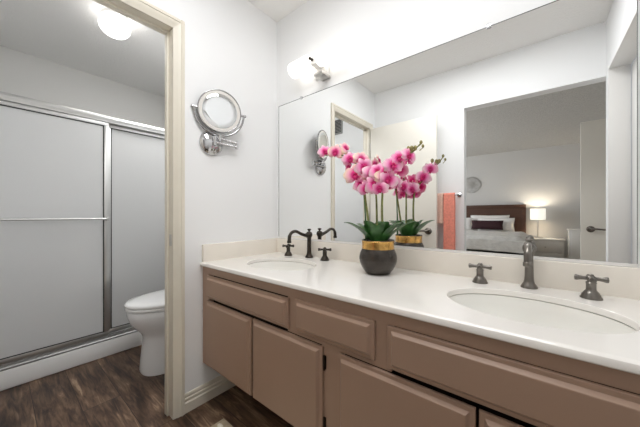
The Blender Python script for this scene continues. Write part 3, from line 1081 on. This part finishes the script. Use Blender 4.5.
for k, (p, sc, az, tilt, roll) in enumerate(flowers):
    if k == 0:
        f = fl0
    else:
        f = fl0.copy()
        COL.objects.link(f)
        f.parent = orc
        l2 = lip0.copy()
        COL.objects.link(l2)
        l2.parent = f
    dv = camv - Vector(p)
    a = math.atan2(dv.y, dv.x) + az
    n = Vector((math.cos(a)*math.cos(tilt), math.sin(a)*math.cos(tilt), math.sin(tilt)))
    xx = Vector((0, 0, 1)).cross(n).normalized()
    yy = n.cross(xx)
    if k in (1, 2, 5, 6, 11):
        f.material_slots[0].link = 'OBJECT'
        f.material_slots[0].material = M['petal_pale']
    R = Matrix((xx, yy, n)).transposed().to_4x4() @ Matrix.Rotation(roll, 4, 'Z')
    f.matrix_local = Matrix.Translation(Vector(p)-Vector(orc.location)) @ R @ Matrix.Scale(sc, 4)
lip0['label'] = 'deep magenta lip'
for p, r in (((1.060, -0.180, 1.330), 0.010), ((1.081, -0.171, 1.352), 0.008), ((1.090, -0.176, 1.334), 0.007), ((1.046, -0.183, 1.330), 0.011), ((1.028, -0.170, 1.335), 0.010)):
    g = G()
    g.ball(p, r*0.8, r*0.8, r*1.1, 12, 8)
    g.tube([Vector(p)-Vector((0, 0, r)), Vector(p)+Vector((-0.012, -0.004, -0.018))], 0.0016, 6)
    obj('bud', g, M['bud'], orc)

# ------------------------------------------------------------------ rug
g = G()
g.box(0.210, 1.150, -1.150, -0.545, 0.001, 0.012, 0.004)
for i in range(15):
    for j in range(9):
        x = 0.245+i*0.062+(0.02 if j % 2 else 0)
        y = -0.585-j*0.064
        if x < 1.12:
            g.ball((x, y, 0.0115), 0.021, 0.012, 0.006, 10, 6, mi=1)
            g.ball((x+0.026, y-0.024, 0.0115), 0.013, 0.017, 0.006, 10, 6, mi=1)
tag(obj('bath_rug', g, [M['rug'], M['rug_dot']], loc=(0.68, -0.85, 0)), 'beige bath rug with raised ivory tufts on the dark wood floor', 'rug')

# ------------------------------------------------------------------ towels
tb = thing('towel_bar', (0.66, -D, 1.238), 'chrome towel bar on the wall by the bedroom opening, seen in the mirror', 'towel bar')
g = G(); g.tube([(0.42, -1.432, 1.238), (0.892, -1.432, 1.238)], 0.0075, 12)
obj('rail', g, M['chrome'], tb)
for x in (0.43, 0.885):
    g = G()
    g.lathe((x, -D, 1.238), [(0.020, 0), (0.020, 0.006), (0.010, 0.012), (0.009, 0.055), (0.012, 0.060), (0.012, 0.074), (0.006, 0.078)], 18, axis=(0, 1, 0))
    obj('post', g, M['chrome'], tb)

def towel(name, x0, x1, zbf, zbb, m, label, th=0.011):
    """folded over the bar at y=-1.432, z=1.238"""
    yc, zc, r = -1.432, 1.238, 0.0085
    g = G()
    rs = []
    nx = 9
    for i in range(nx):
        u = i/(nx-1)
        x = x0+(x1-x0)*u
        wv = 0.003*math.sin(u*9+x0*20)
        outer, inner = [], []
        for z in [zbf+(zc-zbf)*k/6 for k in range(7)]:
            kz = (zc-z)/0.6
            outer.append((x, yc+r+th+wv*kz*1.5+0.004*kz, z))
            inner.append((x, yc+r+wv*kz*1.5+0.004*kz, z))
        for k in range(1, 7):
            a = PI*k/7
            outer.append((x, yc+(r+th)*math.cos(a), zc+(r+th)*math.sin(a)))
            inner.append((x, yc+r*math.cos(a), zc+r*math.sin(a)))
        for z in [zc-(zc-zbb)*k/6 for k in range(7)]:
            outer.append((x, yc-r-th, z))
            inner.append((x, yc-r, z))
        rs.append(outer+list(reversed(inner)))
    g.rings(rs)
    return tag(obj(name, g, m, loc=((x0+x1)/2, yc, zc), angle=50), label, 'towel')
towel('bath_towel', 0.764, 0.858, 0.60, 0.66, M['coral'], 'coral towel hanging from the bar beside the bedroom opening')
towel('hand_towel', 0.664, 0.758, 0.970, 0.99, M['blush'], 'short blush towel hanging between the coral towel and open door')

# ------------------------------------------------------------------ bedroom
bed = thing('bed', (0.45, -4.8, 0), 'bed with a dark walnut headboard against the greige wall, seen in the mirror', 'bed')
g = G()
g.box(-0.36, 1.262, -5.855, -5.815, 0.20, 1.20)
g.box(-0.36, 1.262, -5.870, -5.800, 1.190, 1.268, 0.004)
g.box(1.190, 1.262, -5.870, -5.800, 0.0, 1.190, 0.004)
g.box(-0.36, -0.288, -5.870, -5.800, 0.0, 1.190, 0.004)
obj('headboard', g, M['headboard'], bed)
g = G(); g.box(-0.33, 1.25, -5.80, -3.80, 0.14, 0.46, 0.02)
obj('base', g, M['black_base'], bed)
g = G(); g.box(-0.33, 1.25, -5.79, -3.80, 0.46, 0.66, 0.05, 4)
obj('mattress', g, M['white_linen'], bed)
for sx in (-0.26, 1.18):
    for yy in (-3.88, -5.70):
        g = G(); g.box(sx-0.03, sx+0.03, yy-0.03, yy+0.03, 0.0, 0.14)
        obj('leg', g, M['black_base'], bed)

# duvet: a thick draped cover over the mattress
g = G()
nx, ny = 44, 50
def duv(u, v):
    """u across (0..1), v along from head to foot (0..1) -> surface point with draped edges"""
    x = -0.36-0.06 + u*(1.74)
    y = -5.30 + v*1.62
    hx = max(0, x-1.20, -0.28-x)
    hy = max(0, y+3.83)
    h = math.hypot(hx, hy)
    z = 0.715 - min(1, (h/0.10)**2)*0.06
    n = noise.fractal(Vector((x*3.2, y*3.2, 0.3)), 1.0, 2.0, 4)
    return Vector((x, y, z+0.016*n))
top = [[duv(i/nx, j/ny) for i in range(nx+1)] for j in range(ny+1)]
bm = g.bm
tv = [[bm.verts.new(p) for p in row] for row in top]
def under(i, j):
    p = top[j][i]
    edge = i in (0, nx) or j == ny
    return Vector((p.x, p.y, 0.50 if edge else min(p.z-0.03, 0.668)))
for j in range(ny):
    for i in range(nx):
        bm.faces.new((tv[j][i], tv[j][i+1], tv[j+1][i+1], tv[j+1][i]))
# hem: sides and foot hang down, with an inner lining so the cover has thickness
def hem(path, outdir):
    rows = []
    for p, d in path:
        n1 = noise.noise(Vector((p.x*6, p.y*6, 2)))*0.012
        rows.append([p, p+d*(0.018+n1)+Vector((0, 0, -0.045)), p+d*(0.022+n1*1.5)+Vector((0, 0, -0.11)), p+d*(0.020+n1*2)+Vector((0, 0, -0.165)), p+d*(0.004)+Vector((0, 0, -0.165)), p+d*(-0.002)+Vector((0, 0, -0.04))])
    g.rings(rows, caps=True, closed=True)
hem([(top[j][nx], Vector((1, 0, 0))) for j in range(ny+1)], 0)
hem([(top[j][0], Vector((-1, 0, 0))) for j in range(ny+1)], 0)
hem([(top[ny][i], Vector((0, 1, 0))) for i in range(nx+1)], 0)
tag(obj('duvet', g, M['linen'], loc=(0.45, -4.5, 0.66), angle=80), 'pale grey duvet spread over the bed, seen in the mirror', 'duvet')

def pillow(name, c, w_, h_, d_, lean, m, label, group=None):
    g = G()
    n, k = 18, 14
    rings_ = []
    R = Matrix.Rotation(lean, 3, 'X')
    def pt(u, v, s):
        fu = 1-abs(u)**3.2
        fv = 1-abs(v)**3.2
        pinch = 1-0.06*(1-abs(u*v))*0
        q = Vector((u*w_/2*(1-0.05*(1-abs(v))*abs(u)), s*d_/2*(max(0, fu)*max(0, fv))**0.45, v*h_/2*(1-0.06*(1-abs(u))*abs(v))))
        return Vector(c)+R @ q
    bm = g.bm
    F = {}
    for s in (1, -1):
        for i in range(n+1):
            for j in range(k+1):
                u, v = -1+2*i/n, -1+2*j/k
                F[s, i, j] = bm.verts.new(pt(u, v, s))
        for i in range(n):
            for j in range(k):
                bm.faces.new((F[s, i, j], F[s, i+1, j], F[s, i+1, j+1], F[s, i, j+1]))
    bmesh.ops.remove_doubles(bm, verts=bm.verts, dist=1e-5)
    return tag(obj(name, g, m, loc=c, angle=80), label, 'pillow', group)
pillow('pillow', (0.62, -5.66, 0.875), 0.74, 0.34, 0.15, 0.15, M['white_linen'], 'grey-white pillow propped on the walnut headboard behind the maroon cushion', 'bed pillows')
pillow('pillow', (0.76, -5.48, 0.84), 0.66, 0.30, 0.15, 0.25, M['white_linen'], 'white pillow leaning out past the end of the maroon cushion', 'bed pillows')
pillow('pillow', (-0.02, -5.50, 0.84), 0.70, 0.30, 0.15, 0.25, M['white_linen'], 'white pillow at the far side of the bed, mostly cut off by the opening', 'bed pillows')
pillow('lumbar_cushion', (0.62, -5.33, 0.835), 0.58, 0.20, 0.12, 0.28, M['maroon'], 'long dark maroon cushion in front of the white pillows')

ns = thing('nightstand', (1.56, -5.64, 0), 'white nightstand with drawers under the table lamp, seen in the mirror', 'nightstand')
g = G()
g.box(1.30, 1.835, -5.86, -5.42, 0.06, 0.555, 0.004)
obj('body', g, M['white_lacquer'], ns)
g = G(); g.box(1.285, 1.850, -5.87, -5.405, 0.556, 0.585, 0.004)
obj('top', g, M['white_lacquer'], ns)
for z0, z1 in ((0.33, 0.535), (0.09, 0.315)):
    g = G(); g.box(1.325, 1.810, -5.42, -5.402, z0, z1, 0.004)
    dr = obj('drawer', g, M['white_lacquer'], ns)
    g = G(); g.ball((1.567, -5.388, (z0+z1)/2), 0.013)
    obj('knob', g, M['nickel'], dr)
for x in (1.33, 1.805):
    for y in (-5.83, -5.45):
        g = G(); g.box(x-0.02, x+0.02, y-0.02, y+0.02, 0.0, 0.06)
        obj('leg', g, M['white_lacquer'], ns)

lx, ly = 1.455, -5.64
tl = thing('table_lamp', (lx, ly, 0.586), 'lit table lamp with a white drum shade on the nightstand', 'table lamp')
g = G(); g.box(lx-0.085, lx+0.085, ly-0.05, ly+0.05, 0.586, 0.606, 0.003)
obj('base', g, M['nickel'], tl)
g = G(); g.tube([(lx, ly, 0.606), (lx, ly, 1.05)], 0.011, 12)
obj('stem', g, M['nickel'], tl)
g = G()
g.lathe((lx, ly, 0), [(0.118, 0.952), (0.121, 0.952), (0.121, 1.175), (0.118, 1.175)], 40, caps=False)
g.lathe((lx, ly, 0), [(0.118, 1.175), (0.118, 0.952)], 40, caps=False)
obj('lamp_shade', g, M['lamp_shade'], tl)
d = bpy.data.lights.new('table_lamp_bulb', 'POINT')
d.energy = 6
d.color = (1, 0.92, 0.80)
d.shadow_soft_size = 0.03
o = bpy.data.objects.new('table_lamp_bulb', d)
COL.objects.link(o)
o.parent = tl
o.location = (0, 0, 1.125-0.586)

# round wire wall ornament
wr = thing('wall_ornament', (0.235, YB, 1.755), 'round wire ornament on the bedroom wall above the headboard, seen in the mirror', 'wall decoration')
g = G()
cx, cz = 0.235, 1.755
def ring(cx, cz, r, rad, y):
    g.tube([(cx+r*math.cos(2*PI*i/36), y, cz+r*math.sin(2*PI*i/36)) for i in range(36)], rad, 6, closed=True)
ring(cx, cz, 0.185, 0.006, YB+0.02)
for k in range(8):
    a = 2*PI*k/8
    ring(cx+0.095*math.cos(a), cz+0.095*math.sin(a), 0.083, 0.0045, YB+0.02+0.004*(k % 2))
ring(cx, cz, 0.06, 0.006, YB+0.022)
obj('wire_rings', g, M['nickel'], wr)
g = G(); g.tube([(cx, YB, cz+0.183), (cx, YB+0.02, cz+0.183)], 0.008, 8)
obj('hanger', g, M['nickel'], wr)

# narrow white cabinet by the open bedroom door
wc = thing('white_cabinet', (2.0, -5.1, 0), 'white cabinet end partly hidden by the open bedroom door, seen in the mirror', 'cabinet')
g = G(); g.box(1.875, 2.35, -5.30, -4.98, 0.0, 0.775, 0.004)
obj('body', g, M['white_lacquer'], wc)
g = G(); g.box(1.862, 2.363, -5.31, -4.965, 0.776, 0.800, 0.004)
obj('top', g, M['white_lacquer'], wc)
for x0, x1 in ((1.895, 2.108), (2.116, 2.33)):
    g = G(); g.box(x0, x1, -4.98, -4.965, 0.06, 0.755, 0.003)
    dd = obj('door', g, M['white_lacquer'], wc)
    g = G(); g.ball((2.085 if x0 < 2 else 2.14, -4.955, 0.45), 0.010)
    obj('knob', g, M['nickel'], dd)
